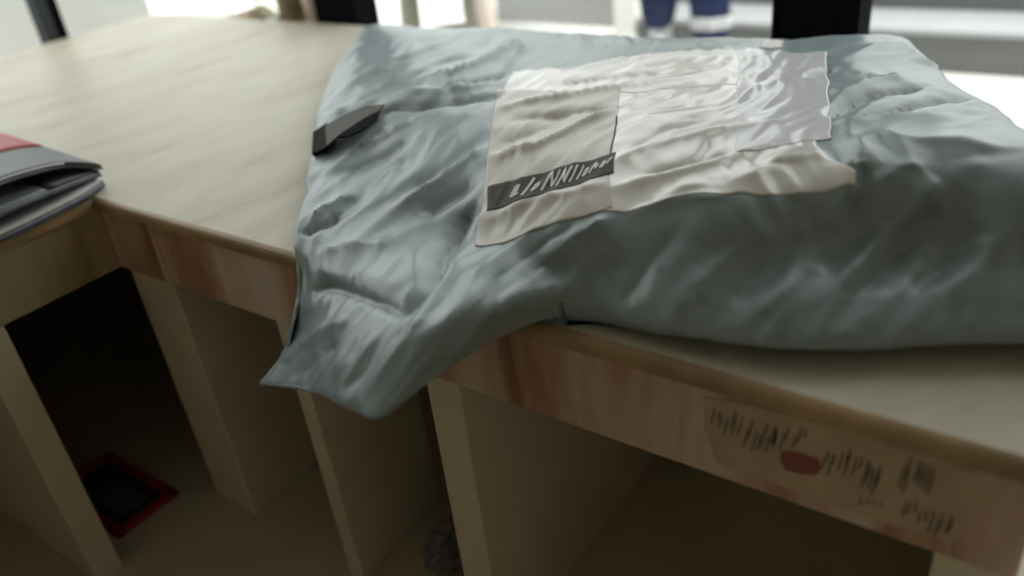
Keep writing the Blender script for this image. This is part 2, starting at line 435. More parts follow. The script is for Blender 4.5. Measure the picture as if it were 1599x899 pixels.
# ------------------------------------------------------------------ the parcel
PARCEL = [[[-0.13,0.899,0.724],[-0.13,0.899,0.724],[0.008,0.902,0.724],[0.17,0.897,0.724],[0.324,0.884,0.724],[0.467,0.866,0.724],[0.571,0.87,0.724],[0.644,0.868,0.724],[0.768,0.89,0.724],[0.902,0.911,0.724],[1.082,0.973,0.724],[1.152,0.892,0.724],[1.202,0.892,0.724]],[[-0.13,0.894,0.724],[-0.13,0.894,0.758],[0.008,0.897,0.76],[0.17,0.892,0.762],[0.324,0.879,0.766],[0.467,0.861,0.767],[0.571,0.865,0.767],[0.644,0.863,0.767],[0.768,0.885,0.766],[0.902,0.906,0.766],[1.082,0.968,0.766],[1.152,0.887,0.76],[1.202,0.887,0.724]],[[-0.13,0.864,0.724],[-0.13,0.864,0.795],[0.008,0.867,0.8],[0.17,0.862,0.805],[0.324,0.849,0.812],[0.467,0.831,0.815],[0.571,0.835,0.815],[0.644,0.833,0.815],[0.768,0.855,0.812],[0.902,0.876,0.812],[1.082,0.938,0.812],[1.152,0.857,0.8],[1.202,0.857,0.724]],[[-0.031,0.679,0.724],[-0.031,0.679,0.782],[0.154,0.654,0.8],[0.306,0.666,0.81],[0.454,0.663,0.822],[0.598,0.63,0.831],[0.684,0.63,0.833],[0.755,0.638,0.833],[0.864,0.655,0.832],[0.981,0.69,0.83],[1.107,0.737,0.83],[1.212,0.704,0.815],[1.262,0.704,0.724]],[[0.073,0.523,0.724],[0.073,0.523,0.77],[0.28,0.474,0.795],[0.456,0.455,0.812],[0.588,0.45,0.828],[0.711,0.427,0.84],[0.79,0.429,0.844],[0.862,0.434,0.846],[0.946,0.46,0.845],[1.056,0.491,0.845],[1.173,0.529,0.848],[1.287,0.558,0.83],[1.337,0.558,0.724]],[[0.235,0.332,0.724],[0.235,0.332,0.762],[0.391,0.316,0.785],[0.546,0.307,0.805],[0.689,0.287,0.823],[0.796,0.279,0.838],[0.875,0.276,0.848],[0.938,0.282,0.853],[1.018,0.299,0.856],[1.115,0.331,0.86],[1.23,0.365,0.865],[1.343,0.43,0.845],[1.393,0.43,0.724]],[[0.406,0.145,0.724],[0.406,0.145,0.755],[0.516,0.158,0.772],[0.641,0.165,0.788],[0.778,0.144,0.808],[0.87,0.151,0.83],[0.935,0.158,0.842],[0.992,0.172,0.848],[1.067,0.189,0.856],[1.159,0.237,0.864],[1.267,0.277,0.874],[1.405,0.329,0.855],[1.455,0.329,0.724]],[[0.525,0.011,0.724],[0.525,0.011,0.745],[0.602,0.043,0.755],[0.714,0.052,0.768],[0.837,0.037,0.786],[0.926,0.052,0.808],[0.987,0.077,0.822],[1.048,0.097,0.832],[1.127,0.131,0.848],[1.206,0.194,0.852],[1.298,0.231,0.85],[1.44,0.241,0.842],[1.49,0.241,0.724]],[[0.568,-0.035,0.702],[0.568,-0.035,0.702],[0.707,-0.055,0.746],[0.824,-0.075,0.777],[0.907,-0.065,0.806],[0.933,0.011,0.778],[0.994,0.046,0.778],[1.067,0.048,0.79],[1.147,0.101,0.8],[1.228,0.159,0.8],[1.317,0.197,0.8],[1.46,0.211,0.8],[1.51,0.211,0.724]],[[0.585,-0.09,0.64],[0.585,-0.09,0.64],[0.744,-0.13,0.716],[0.849,-0.15,0.763],[0.923,-0.148,0.795],[0.938,-0.092,0.787],[0.971,0.005,0.753],[1.077,0.019,0.765],[1.173,0.052,0.772],[1.253,0.098,0.774],[1.336,0.144,0.774],[1.473,0.179,0.772],[1.523,0.179,0.724]],[[0.575,-0.14,0.604],[0.575,-0.14,0.604],[0.721,-0.17,0.664],[0.824,-0.2,0.7],[0.888,-0.21,0.723],[0.913,-0.145,0.743],[0.957,-0.002,0.732],[1.081,0.009,0.742],[1.184,0.027,0.744],[1.271,0.065,0.744],[1.346,0.111,0.744],[1.484,0.173,0.744],[1.534,0.173,0.724]],[[0.575,-0.134,0.602],[0.575,-0.134,0.602],[0.721,-0.164,0.662],[0.824,-0.194,0.698],[0.888,-0.204,0.721],[0.913,-0.139,0.741],[0.957,0.004,0.732],[1.081,0.034,0.724],[1.184,0.082,0.724],[1.271,0.12,0.724],[1.346,0.166,0.724],[1.484,0.228,0.724],[1.534,0.228,0.724]]]
FOLDS = [
 ([[0.265,0.303,0.762],[0.294,0.309,0.77],[0.305,0.332,0.776],[0.323,0.353,0.782],[0.354,0.356,0.787],[0.378,0.367,0.792],[0.393,0.38,0.796],[0.432,0.383,0.802],[0.469,0.387,0.806],[0.511,0.39,0.812],[0.542,0.394,0.817],[0.577,0.4,0.822],[0.603,0.406,0.826]],-0.013,0.012),
 ([[0.21,0.361,0.763],[0.239,0.365,0.772],[0.27,0.375,0.779],[0.282,0.396,0.783],[0.311,0.404,0.789],[0.338,0.414,0.794],[0.355,0.426,0.798],[0.395,0.429,0.803],[0.433,0.433,0.807],[0.468,0.438,0.812],[0.512,0.444,0.818],[0.538,0.462,0.823],[0.576,0.469,0.828]],0.007,0.016),
 ([[0.606,-0.049,0.705],[0.621,-0.051,0.71],[0.635,-0.051,0.718],[0.651,-0.053,0.724],[0.679,-0.061,0.73],[0.705,-0.069,0.737],[0.729,-0.077,0.743],[0.763,-0.088,0.752],[0.787,-0.094,0.759],[0.823,-0.108,0.768],[0.838,-0.11,0.773],[0.847,-0.11,0.777],[0.863,-0.115,0.782]],-0.014,0.01),
 ([[0.592,-0.029,0.721],[0.629,-0.035,0.73],[0.663,-0.042,0.737],[0.699,-0.046,0.748],[0.734,-0.056,0.755],[0.775,-0.068,0.764],[0.806,-0.078,0.771]],0.006,0.02),
 ([[0.843,-0.11,0.775],[0.84,-0.094,0.778],[0.842,-0.081,0.782],[0.836,-0.065,0.783],[0.822,-0.042,0.782],[0.811,-0.017,0.781],[0.794,0.009,0.778],[0.786,0.033,0.777],[0.776,0.055,0.778],[0.769,0.075,0.782],[0.767,0.089,0.786],[0.775,0.097,0.791],[0.773,0.112,0.796]],-0.015,0.016),
 ([[0.69,0.086,0.772],[0.699,0.101,0.778],[0.706,0.11,0.782],[0.718,0.122,0.788],[0.726,0.131,0.793],[0.733,0.14,0.798],[0.746,0.148,0.803]],-0.009,0.018),
 ([[0.799,0.075,0.788],[0.811,0.044,0.782],[0.828,-0.0,0.785],[0.852,-0.043,0.792],[0.86,-0.066,0.792],[0.868,-0.086,0.791],[0.878,-0.108,0.791],[0.882,-0.123,0.79],[0.888,-0.14,0.787],[0.892,-0.154,0.782]],0.006,0.014),
 ([[0.889,-0.208,0.725],[0.899,-0.196,0.731],[0.904,-0.18,0.738],[0.909,-0.16,0.742],[0.912,-0.149,0.745],[0.917,-0.144,0.755],[0.922,-0.138,0.767],[0.928,-0.124,0.772],[0.933,-0.111,0.782],[0.937,-0.096,0.788],[0.94,-0.075,0.787],[0.941,-0.05,0.784],[0.941,-0.027,0.78],[0.938,0.013,0.776],[0.944,0.035,0.786],[0.96,0.049,0.801]],0.009,0.014),
 ([[0.916,-0.173,0.773],[0.926,-0.156,0.786],[0.932,-0.135,0.795],[0.934,-0.108,0.799],[0.93,-0.071,0.799],[0.922,-0.024,0.792],[0.92,0.018,0.791]],-0.004,0.01),
 ([[0.959,-0.01,0.757],[0.965,0.003,0.765],[0.968,0.016,0.769],[0.969,0.03,0.773],[0.978,0.044,0.78],[0.989,0.054,0.792],[1.001,0.062,0.804]],0.004,0.012),
 ([[0.902,-0.062,0.805],[0.899,-0.037,0.802],[0.892,-0.006,0.796],[0.895,0.018,0.794],[0.898,0.036,0.798],[0.904,0.051,0.804],[0.912,0.061,0.81]],0.004,0.008),
 ([[0.922,-0.059,0.802],[0.918,-0.025,0.796],[0.913,0.009,0.793],[0.922,0.032,0.797],[0.93,0.043,0.804],[0.941,0.053,0.81],[0.954,0.066,0.817]],-0.004,0.008),
 ([[0.927,0.008,0.782],[0.933,0.029,0.788],[0.945,0.041,0.796],[0.959,0.053,0.808],[0.97,0.061,0.812],[0.977,0.069,0.818],[0.987,0.077,0.822]],0.004,0.007),
 ([[0.579,-0.141,0.606],[0.589,-0.126,0.619],[0.599,-0.114,0.632],[0.623,-0.108,0.651],[0.64,-0.104,0.666],[0.667,-0.105,0.684],[0.684,-0.104,0.697],[0.71,-0.107,0.712],[0.74,-0.111,0.727],[0.758,-0.111,0.737]],0.008,0.016),
 ([[0.646,-0.146,0.64],[0.667,-0.144,0.654],[0.689,-0.142,0.67],[0.702,-0.137,0.682],[0.713,-0.134,0.692],[0.73,-0.135,0.702],[0.738,-0.131,0.71]],-0.006,0.012),
 ([[0.762,-0.173,0.688],[0.776,-0.165,0.706],[0.787,-0.16,0.718],[0.791,-0.149,0.73],[0.802,-0.146,0.74],[0.807,-0.138,0.748],[0.81,-0.129,0.754]],0.005,0.01),
 ([[0.847,-0.201,0.714],[0.861,-0.188,0.737],[0.874,-0.173,0.758],[0.884,-0.157,0.776],[0.888,-0.15,0.783],[0.892,-0.144,0.788],[0.896,-0.133,0.793]],0.006,0.012),
 ([[0.808,-0.187,0.705],[0.823,-0.18,0.722],[0.834,-0.17,0.738],[0.848,-0.159,0.755],[0.858,-0.154,0.764],[0.863,-0.145,0.772],[0.867,-0.136,0.778]],-0.006,0.012),
 ([[0.885,-0.211,0.723],[0.893,-0.199,0.739],[0.902,-0.189,0.753],[0.909,-0.179,0.767],[0.916,-0.17,0.776],[0.921,-0.161,0.784],[0.926,-0.152,0.792]],-0.005,0.01),
 ([[0.429,0.157,0.763],[0.433,0.183,0.768],[0.432,0.209,0.772],[0.434,0.234,0.776],[0.449,0.25,0.781],[0.459,0.274,0.787],[0.472,0.297,0.793],[0.477,0.311,0.796],[0.475,0.326,0.798],[0.482,0.339,0.802]],0.006,0.008),
 ([[0.459,0.152,0.765],[0.473,0.178,0.771],[0.487,0.202,0.777],[0.508,0.219,0.783],[0.517,0.235,0.787],[0.52,0.251,0.791],[0.524,0.266,0.794]],-0.006,0.014),
 ([[0.529,0.013,0.746],[0.538,0.018,0.748],[0.544,0.028,0.751],[0.552,0.039,0.753],[0.556,0.048,0.754],[0.556,0.055,0.756],[0.561,0.064,0.757]],-0.008,0.008),
 ([[0.512,0.042,0.753],[0.521,0.055,0.755],[0.519,0.07,0.757],[0.529,0.082,0.759],[0.53,0.097,0.762],[0.542,0.106,0.764],[0.544,0.12,0.767]],0.005,0.012),
 ([[0.592,-0.013,0.737],[0.611,-0.007,0.743],[0.629,0.0,0.749],[0.651,0.008,0.754],[0.667,0.008,0.757],[0.684,0.014,0.76],[0.695,0.021,0.762]],0.004,0.016),
 ([[0.544,0.12,0.767],[0.542,0.14,0.771],[0.546,0.161,0.776],[0.543,0.182,0.78],[0.55,0.191,0.782],[0.565,0.199,0.786],[0.573,0.206,0.788]],-0.004,0.02),
 ([[0.644,0.091,0.768],[0.654,0.113,0.775],[0.666,0.135,0.783],[0.679,0.155,0.792],[0.687,0.182,0.8],[0.694,0.212,0.809],[0.703,0.237,0.816]],0.006,0.012),
 ([[0.638,0.13,0.778],[0.646,0.147,0.784],[0.657,0.17,0.792],[0.665,0.186,0.797],[0.665,0.217,0.805],[0.668,0.242,0.811],[0.666,0.276,0.818]],-0.005,0.014),
 ([[0.17,0.448,0.776],[0.18,0.468,0.781],[0.171,0.505,0.786],[0.172,0.533,0.79],[0.189,0.565,0.796],[0.188,0.606,0.799],[0.209,0.635,0.803],[0.21,0.679,0.805],[0.215,0.716,0.807],[0.221,0.753,0.809]],0.006,0.014),
 ([[0.264,0.406,0.783],[0.267,0.441,0.789],[0.286,0.466,0.795],[0.3,0.494,0.8],[0.308,0.519,0.803],[0.314,0.557,0.806],[0.314,0.589,0.808],[0.329,0.612,0.81],[0.358,0.624,0.813],[0.372,0.646,0.815]],-0.005,0.014),
 ([[0.391,0.422,0.802],[0.396,0.452,0.805],[0.388,0.486,0.808],[0.384,0.525,0.81],[0.407,0.546,0.813],[0.427,0.568,0.817],[0.438,0.602,0.819],[0.438,0.635,0.82],[0.439,0.664,0.821],[0.433,0.703,0.821]],0.008,0.014),
 ([[0.418,0.466,0.809],[0.444,0.473,0.812],[0.473,0.472,0.815],[0.493,0.482,0.819],[0.512,0.492,0.822],[0.531,0.502,0.825],[0.537,0.522,0.826]],-0.006,0.012),
 ([[0.373,0.759,0.819],[0.403,0.726,0.82],[0.44,0.693,0.822],[0.476,0.659,0.824],[0.488,0.62,0.824],[0.509,0.577,0.825],[0.53,0.533,0.826]],0.008,0.01),
 ([[0.486,0.421,0.812],[0.483,0.436,0.813],[0.486,0.453,0.815],[0.48,0.472,0.816]],0.006,0.01),
 ([[1.135,0.375,0.859],[1.136,0.392,0.858],[1.136,0.409,0.857],[1.139,0.438,0.855],[1.145,0.459,0.853],[1.153,0.472,0.853],[1.159,0.494,0.851],[1.173,0.509,0.85],[1.191,0.534,0.847],[1.209,0.558,0.845]],-0.012,0.01),
 ([[1.159,0.381,0.861],[1.174,0.393,0.861],[1.189,0.407,0.86],[1.203,0.421,0.859],[1.215,0.444,0.856],[1.23,0.46,0.855],[1.243,0.485,0.853],[1.255,0.49,0.852],[1.264,0.52,0.847],[1.271,0.547,0.84]],-0.007,0.009),
 ([[1.151,0.334,0.863],[1.168,0.338,0.864],[1.186,0.343,0.865],[1.205,0.363,0.865],[1.225,0.378,0.864],[1.243,0.387,0.863],[1.265,0.407,0.862]],0.006,0.018),
 ([[1.118,0.481,0.85],[1.123,0.503,0.849],[1.129,0.526,0.848],[1.134,0.549,0.846],[1.15,0.577,0.844],[1.164,0.591,0.842],[1.178,0.624,0.839]],0.006,0.016),
 ([[1.037,0.595,0.838],[1.043,0.597,0.838],[1.045,0.61,0.837],[1.054,0.626,0.837],[1.06,0.628,0.837],[1.062,0.642,0.837],[1.071,0.658,0.836]],-0.012,0.008),
 ([[1.064,0.679,0.834],[1.073,0.718,0.832],[1.079,0.754,0.829],[1.084,0.802,0.826],[1.087,0.826,0.824],[1.096,0.848,0.822],[1.104,0.877,0.82]],0.005,0.014),
 ([[1.102,0.896,0.818],[1.12,0.858,0.82],[1.136,0.826,0.821],[1.153,0.794,0.822],[1.172,0.765,0.82],[1.184,0.771,0.81],[1.205,0.713,0.817]],0.004,0.014),
 ([[1.231,0.102,0.78],[1.236,0.126,0.786],[1.239,0.144,0.79],[1.245,0.166,0.798],[1.253,0.181,0.807],[1.262,0.195,0.817],[1.272,0.206,0.829],[1.278,0.214,0.837],[1.285,0.222,0.844],[1.291,0.232,0.852]],0.009,0.02),
 ([[1.22,0.116,0.786],[1.221,0.137,0.792],[1.229,0.156,0.798],[1.237,0.173,0.807],[1.243,0.181,0.812],[1.253,0.193,0.821],[1.259,0.2,0.826]],-0.008,0.014),
 ([[1.252,0.111,0.779],[1.262,0.137,0.785],[1.266,0.163,0.792],[1.277,0.185,0.8],[1.281,0.198,0.812],[1.288,0.208,0.823],[1.294,0.217,0.834]],-0.01,0.016),
 ([[1.202,0.227,0.864],[1.205,0.214,0.86],[1.209,0.199,0.854],[1.211,0.189,0.846],[1.208,0.176,0.833],[1.204,0.164,0.821],[1.203,0.154,0.81]],0.007,0.014),
 ([[1.216,0.222,0.862],[1.22,0.213,0.858],[1.223,0.204,0.852],[1.228,0.198,0.846],[1.224,0.187,0.836],[1.223,0.18,0.827],[1.221,0.173,0.818]],-0.006,0.012),
 ([[1.237,0.208,0.85],[1.24,0.212,0.852],[1.245,0.22,0.855],[1.249,0.228,0.859],[1.257,0.233,0.861],[1.262,0.235,0.861],[1.269,0.242,0.864]],0.006,0.016),
 ([[1.298,0.129,0.776],[1.305,0.152,0.783],[1.313,0.176,0.789],[1.324,0.196,0.798],[1.328,0.204,0.804],[1.332,0.21,0.812],[1.337,0.215,0.821]],-0.007,0.016),
 ([[1.319,0.125,0.768],[1.328,0.149,0.778],[1.339,0.174,0.786],[1.347,0.195,0.796],[1.35,0.205,0.804],[1.362,0.213,0.814],[1.367,0.219,0.826]],0.007,0.02),
 ([[1.315,0.265,0.868],[1.322,0.252,0.862],[1.336,0.243,0.857],[1.342,0.232,0.848],[1.354,0.225,0.839],[1.366,0.22,0.829],[1.371,0.213,0.815]],0.005,0.03),
 ([[1.101,0.038,0.777],[1.11,0.054,0.785],[1.117,0.073,0.793],[1.125,0.09,0.802],[1.135,0.104,0.811],[1.144,0.116,0.82],[1.154,0.129,0.829]],0.006,0.02),
 ([[1.141,0.038,0.77],[1.149,0.056,0.779],[1.155,0.076,0.786],[1.162,0.095,0.792],[1.168,0.114,0.799],[1.176,0.131,0.807],[1.185,0.145,0.815]],-0.005,0.018),
 ([[1.173,0.04,0.765],[1.178,0.054,0.772],[1.184,0.072,0.779],[1.19,0.091,0.784],[1.196,0.112,0.789],[1.197,0.132,0.797],[1.205,0.15,0.805]],0.004,0.018),
 ([[1.025,0.014,0.754],[1.034,0.024,0.767],[1.041,0.036,0.778],[1.047,0.048,0.791],[1.055,0.06,0.803],[1.063,0.073,0.815],[1.065,0.089,0.827]],-0.005,0.02),
 ([[1.216,0.197,0.85],[1.214,0.213,0.859],[1.21,0.233,0.866],[1.201,0.262,0.87],[1.207,0.276,0.872],[1.211,0.282,0.872],[1.213,0.291,0.872],[1.229,0.284,0.874],[1.244,0.281,0.875],[1.259,0.279,0.874],[1.294,0.288,0.874],[1.324,0.282,0.872],[1.355,0.293,0.871]],0.006,0.016),
 ([[0.64,0.357,0.826],[0.667,0.368,0.831],[0.7,0.376,0.836],[0.729,0.386,0.84],[0.756,0.4,0.843],[0.78,0.419,0.844],[0.8,0.439,0.844],[0.835,0.47,0.844],[0.866,0.511,0.842],[0.896,0.553,0.839]],0.006,0.012),
 ([[0.699,0.307,0.828],[0.73,0.318,0.833],[0.767,0.32,0.839],[0.795,0.332,0.843],[0.828,0.339,0.846],[0.856,0.348,0.848],[0.885,0.357,0.85]],-0.005,0.012),
 ([[0.726,0.2,0.812],[0.747,0.204,0.817],[0.765,0.217,0.823],[0.786,0.224,0.828],[0.801,0.231,0.832],[0.811,0.245,0.836],[0.821,0.258,0.839],[0.834,0.29,0.844],[0.848,0.325,0.848],[0.858,0.363,0.848]],0.006,0.012),
 ([[0.724,0.241,0.82],[0.742,0.247,0.825],[0.755,0.26,0.829],[0.767,0.274,0.833],[0.778,0.287,0.836],[0.785,0.306,0.84],[0.795,0.318,0.842]],-0.004,0.014),
 ([[0.944,0.176,0.846],[0.958,0.197,0.849],[0.972,0.217,0.852],[0.99,0.238,0.854],[1.004,0.253,0.856],[1.02,0.271,0.856],[1.032,0.289,0.857],[1.057,0.304,0.858],[1.079,0.319,0.858],[1.099,0.326,0.859]],0.006,0.016),
 ([[0.939,0.198,0.848],[0.951,0.225,0.851],[0.957,0.258,0.853],[0.968,0.287,0.854],[0.981,0.305,0.854],[0.993,0.333,0.854],[1.009,0.355,0.853]],-0.005,0.013),
 ([[0.97,0.123,0.838],[0.992,0.135,0.842],[1.013,0.147,0.845],[1.035,0.156,0.849],[1.048,0.168,0.852],[1.062,0.182,0.855],[1.073,0.197,0.857],[1.086,0.214,0.859],[1.097,0.237,0.86],[1.11,0.26,0.862]],0.006,0.012),
 ([[0.991,0.145,0.844],[1.007,0.16,0.847],[1.023,0.172,0.851],[1.038,0.19,0.854],[1.047,0.198,0.855],[1.059,0.213,0.857],[1.07,0.223,0.858]],-0.006,0.012),
 ([[1.033,0.111,0.838],[1.053,0.126,0.844],[1.073,0.136,0.849],[1.091,0.151,0.854],[1.104,0.162,0.856],[1.114,0.178,0.858],[1.127,0.187,0.859],[1.131,0.204,0.86],[1.137,0.221,0.862],[1.143,0.243,0.863]],0.006,0.013),
 ([[1.068,0.131,0.847],[1.082,0.144,0.852],[1.095,0.153,0.854],[1.105,0.167,0.857],[1.118,0.181,0.858],[1.131,0.19,0.859],[1.144,0.199,0.86]],-0.005,0.01),
 ([[1.039,0.181,0.853],[1.042,0.191,0.854],[1.041,0.202,0.855],[1.04,0.213,0.856],[1.039,0.224,0.856],[1.039,0.236,0.857],[1.034,0.248,0.857]],-0.004,0.005),
 ([[1.105,0.15,0.854],[1.118,0.162,0.857],[1.129,0.179,0.858],[1.137,0.198,0.86],[1.148,0.21,0.861],[1.162,0.225,0.863],[1.171,0.238,0.865]],0.005,0.014),
 ([[0.684,0.609,0.834],[0.706,0.642,0.832],[0.725,0.691,0.83],[0.749,0.73,0.827],[0.786,0.748,0.825],[0.818,0.778,0.823],[0.856,0.797,0.822]],-0.005,0.012),
 ([[0.663,0.515,0.837],[0.683,0.544,0.837],[0.7,0.578,0.836],[0.72,0.611,0.835],[0.748,0.626,0.834],[0.774,0.651,0.832],[0.797,0.677,0.83],[0.833,0.695,0.829],[0.874,0.704,0.828],[0.904,0.724,0.827]],0.005,0.016),
 ([[0.685,0.456,0.839],[0.713,0.472,0.84],[0.736,0.494,0.841],[0.759,0.517,0.84],[0.788,0.53,0.84],[0.814,0.545,0.839],[0.837,0.561,0.839]],-0.006,0.01),
 ([[0.817,0.073,0.791],[0.838,0.083,0.8],[0.861,0.096,0.811],[0.884,0.105,0.819],[0.914,0.109,0.827],[0.935,0.12,0.833],[0.959,0.131,0.839]],0.004,0.014),
 ([[1.004,0.089,0.829],[1.021,0.095,0.831],[1.038,0.105,0.835],[1.056,0.111,0.839],[1.071,0.116,0.842],[1.09,0.12,0.845],[1.106,0.127,0.848]],0.004,0.008),
]
PATCH = {'label': [(3.9, 7.15), (3.85, 4.1), (6.35, 3.95), (6.1, 6.75)], 'tape': [(5.7, 6.75), (5.85, 3.95), (9.05, 3.35), (9.1, 7.05)], 'bar': [(4.0, 6.5), (3.95, 6.1), (6.3, 5.65), (6.25, 6.1)], 'clear': [(8.25, 5.9), (8.4, 2.55), (9.45, 2.85), (9.25, 5.55)], 'topwhite': [(3.9, 4.4), (4.05, 3.6), (8.65, 2.6), (9.0, 3.7)], 'tab': [(8.75, 2.55), (8.85, 2.15), (9.05, 2.25), (9.0, 2.55)]}

CP = np.array(PARCEL)
def _cr(P, ts):
    """Catmull-Rom along axis 0 of P at parameters ts"""
    n = P.shape[0]
    i = np.minimum(ts.astype(int), n - 2)
    s = (ts - i).reshape((-1,) + (1,) * (P.ndim - 1))
    p0, p1, p2, p3 = P[np.maximum(i - 1, 0)], P[i], P[i + 1], P[np.minimum(i + 2, n - 1)]
    return 0.5 * (2 * p1 + (p2 - p0) * s + (2 * p0 - 5 * p1 + 4 * p2 - p3) * s ** 2 + (3 * p1 - p0 - 3 * p2 + p3) * s ** 3)
def surf_base(uu, vv):
    """points for the grid uu x vv -> (len(vv), len(uu), 3)"""
    A = _cr(CP, vv)                       # (nv, 12, 3)
    B = _cr(np.swapaxes(A, 0, 1), uu)     # (nu, nv, 3)
    return np.swapaxes(B, 0, 1)
NU, NV = 261, 221
UU = np.linspace(0, CP.shape[1] - 1, NU)
VV = np.linspace(0, CP.shape[0] - 1, NV)
BASE = surf_base(UU, VV)
def normals(P):
    du = np.gradient(P, axis=1)
    dv = np.gradient(P, axis=0)
    n = np.cross(dv, du)
    return n / (np.linalg.norm(n, axis=2, keepdims=True) + 1e-12)
NRM = normals(BASE)
def seg_dist(P, line):
    best = np.full(P.shape[:2], 9.0)
    tt = np.zeros(P.shape[:2])
    n = len(line) - 1
    for k in range(n):
        a, b = np.array(line[k]), np.array(line[k + 1])
        ab = b - a
        L = ab @ ab + 1e-12
        t = np.clip(((P - a) @ ab) / L, 0, 1)
        d = np.linalg.norm(P - a - t[..., None] * ab, axis=2)
        mk = d < best
        best = np.where(mk, d, best)
        tt = np.where(mk, (k + t) / n, tt)
    return best, tt
DISP = np.zeros(BASE.shape[:2])
for line, amp, w in FOLDS:
    d, t = seg_dist(BASE, line)
    x = d / w
    taper = np.clip(np.minimum(t, 1 - t) * 5 + 0.25, 0, 1)
    k_ = 0.75 if np.mean([q[1] for q in line]) < -0.03 else 1.45
    DISP += k_ * amp * taper * np.exp(-np.abs(x * 1.1) ** 1.2)
# finer random creases, drawn out along the bag
random.seed(11)
WR = np.zeros(BASE.shape[:2])
for j in range(NV):
    for i in range(NU):
        p = BASE[j, i]
        q = Vector((p[0] * 26 + 2.2 * noise.noise(Vector((p[0] * 5, p[1] * 5, p[2] * 5))), p[1] * 9 + p[0] * 6, p[2] * 16))
        a = noise.noise(q)
        b = noise.noise(q * 2.3 + Vector((7, 3, 1)))
        c = noise.noise(Vector((p[0] * 9 + 4, p[1] * 8, p[2] * 9)))
        WR[j, i] = 0.0040 * (0.5 - abs(a) * 1.6) + 0.0012 * (0.5 - abs(b) * 1.6) + 0.004 * c
DISP += WR
# fade the relief where the bag touches the counter
rim = np.clip((BASE[..., 2] - H) / 0.03, 0, 1) * (BASE[..., 1] > -0.004) + (BASE[..., 1] <= -0.004)
edge_v = np.clip((VV[-1] - 0.6 - VV) / 0.5, 0.10, 1)[:, None]
DISP *= np.clip(rim, 0.1, 1) * edge_v
TOP = BASE + NRM * DISP[..., None]
over = TOP[..., 1] > -0.012
TOP[..., 2] = np.where(over, np.maximum(TOP[..., 2], H + 0.003), TOP[..., 2])
TOP[..., 1] = np.where((TOP[..., 2] < H + 0.002) & (TOP[..., 1] > -0.016), -0.016, TOP[..., 1])
TN = normals(TOP)
# underside: lies on the counter, hangs close to the fascia where the corner droops
BOT = TOP.copy()
on = BASE[..., 1] > 0.0
INN = TOP - TN * 0.0035
BOT[..., 2] = np.where(on, H + 0.0015, INN[..., 2])
hang = np.where(INN[..., 2] < H + 0.003, np.minimum(INN[..., 1], -0.0135), INN[..., 1])
BOT[..., 1] = np.where(on, np.maximum(TOP[..., 1], np.maximum(TOP[-1, :, 1], 0.004)[None, :]), hang)
wv = np.clip((VV[-1] - VV) / 0.5, 0, 1)[:, None, None]
wu = np.clip(np.minimum(UU, UU[-1] - UU) / 0.3, 0, 1)[None, :, None]
wb_ = np.clip(VV / 0.3, 0, 1)[:, None, None]
ww = wv * wu * wb_
ww = ww * ww * (3 - 2 * ww)
BOT = TOP * (1 - ww) + BOT * ww

parcel = empty('parcel', (0.85, 0.4, H))
tag(parcel, 'large wrinkled grey plastic mailing bag slumped over the counter edge', 'parcel')
def pobj(name, me, mt, par=None, smooth=True):
    o = obj(name, me, mt, par or parcel, smooth)
    if par is None or par is parcel:
        o.matrix_parent_inverse = Matrix.Translation((-0.85, -0.4, -H))
    return o
def closed_sheet(name, T, B):
    nr, nc = T.shape[:2]
    n = nr * nc
    vts = np.concatenate([T.reshape(-1, 3), B.reshape(-1, 3)]).tolist()
    fs = []
    for j in range(nr - 1):
        for i in range(nc - 1):
            a = j * nc + i
            fs.append((a, a + nc, a + nc + 1, a + 1))
            fs.append((n + a, n + a + 1, n + a + nc + 1, n + a + nc))
    loop = [(0, i) for i in range(nc)] + [(j, nc - 1) for j in range(1, nr)] + [(nr - 1, i) for i in range(nc - 2, -1, -1)] + [(j, 0) for j in range(nr - 2, 0, -1)]
    idx = [j * nc + i for j, i in loop]
    for k in range(len(idx)):
        a, b = idx[k], idx[(k + 1) % len(idx)]
        fs.append((a, b, n + b, n + a))
    d = bpy.data.meshes.new(name)
    d.from_pydata(vts, [], fs)
    bm = bmesh.new()
    bm.from_mesh(d)
    bmesh.ops.remove_doubles(bm, verts=bm.verts[:], dist=1e-6)
    bmesh.ops.dissolve_degenerate(bm, dist=1e-6, edges=bm.edges[:])
    bmesh.ops.recalc_face_normals(bm, faces=bm.faces[:])
    bm.to_mesh(d)
    bm.free()
    d.update()
    return d
pobj('bag', closed_sheet('bag', TOP, BOT), M['plastic'])

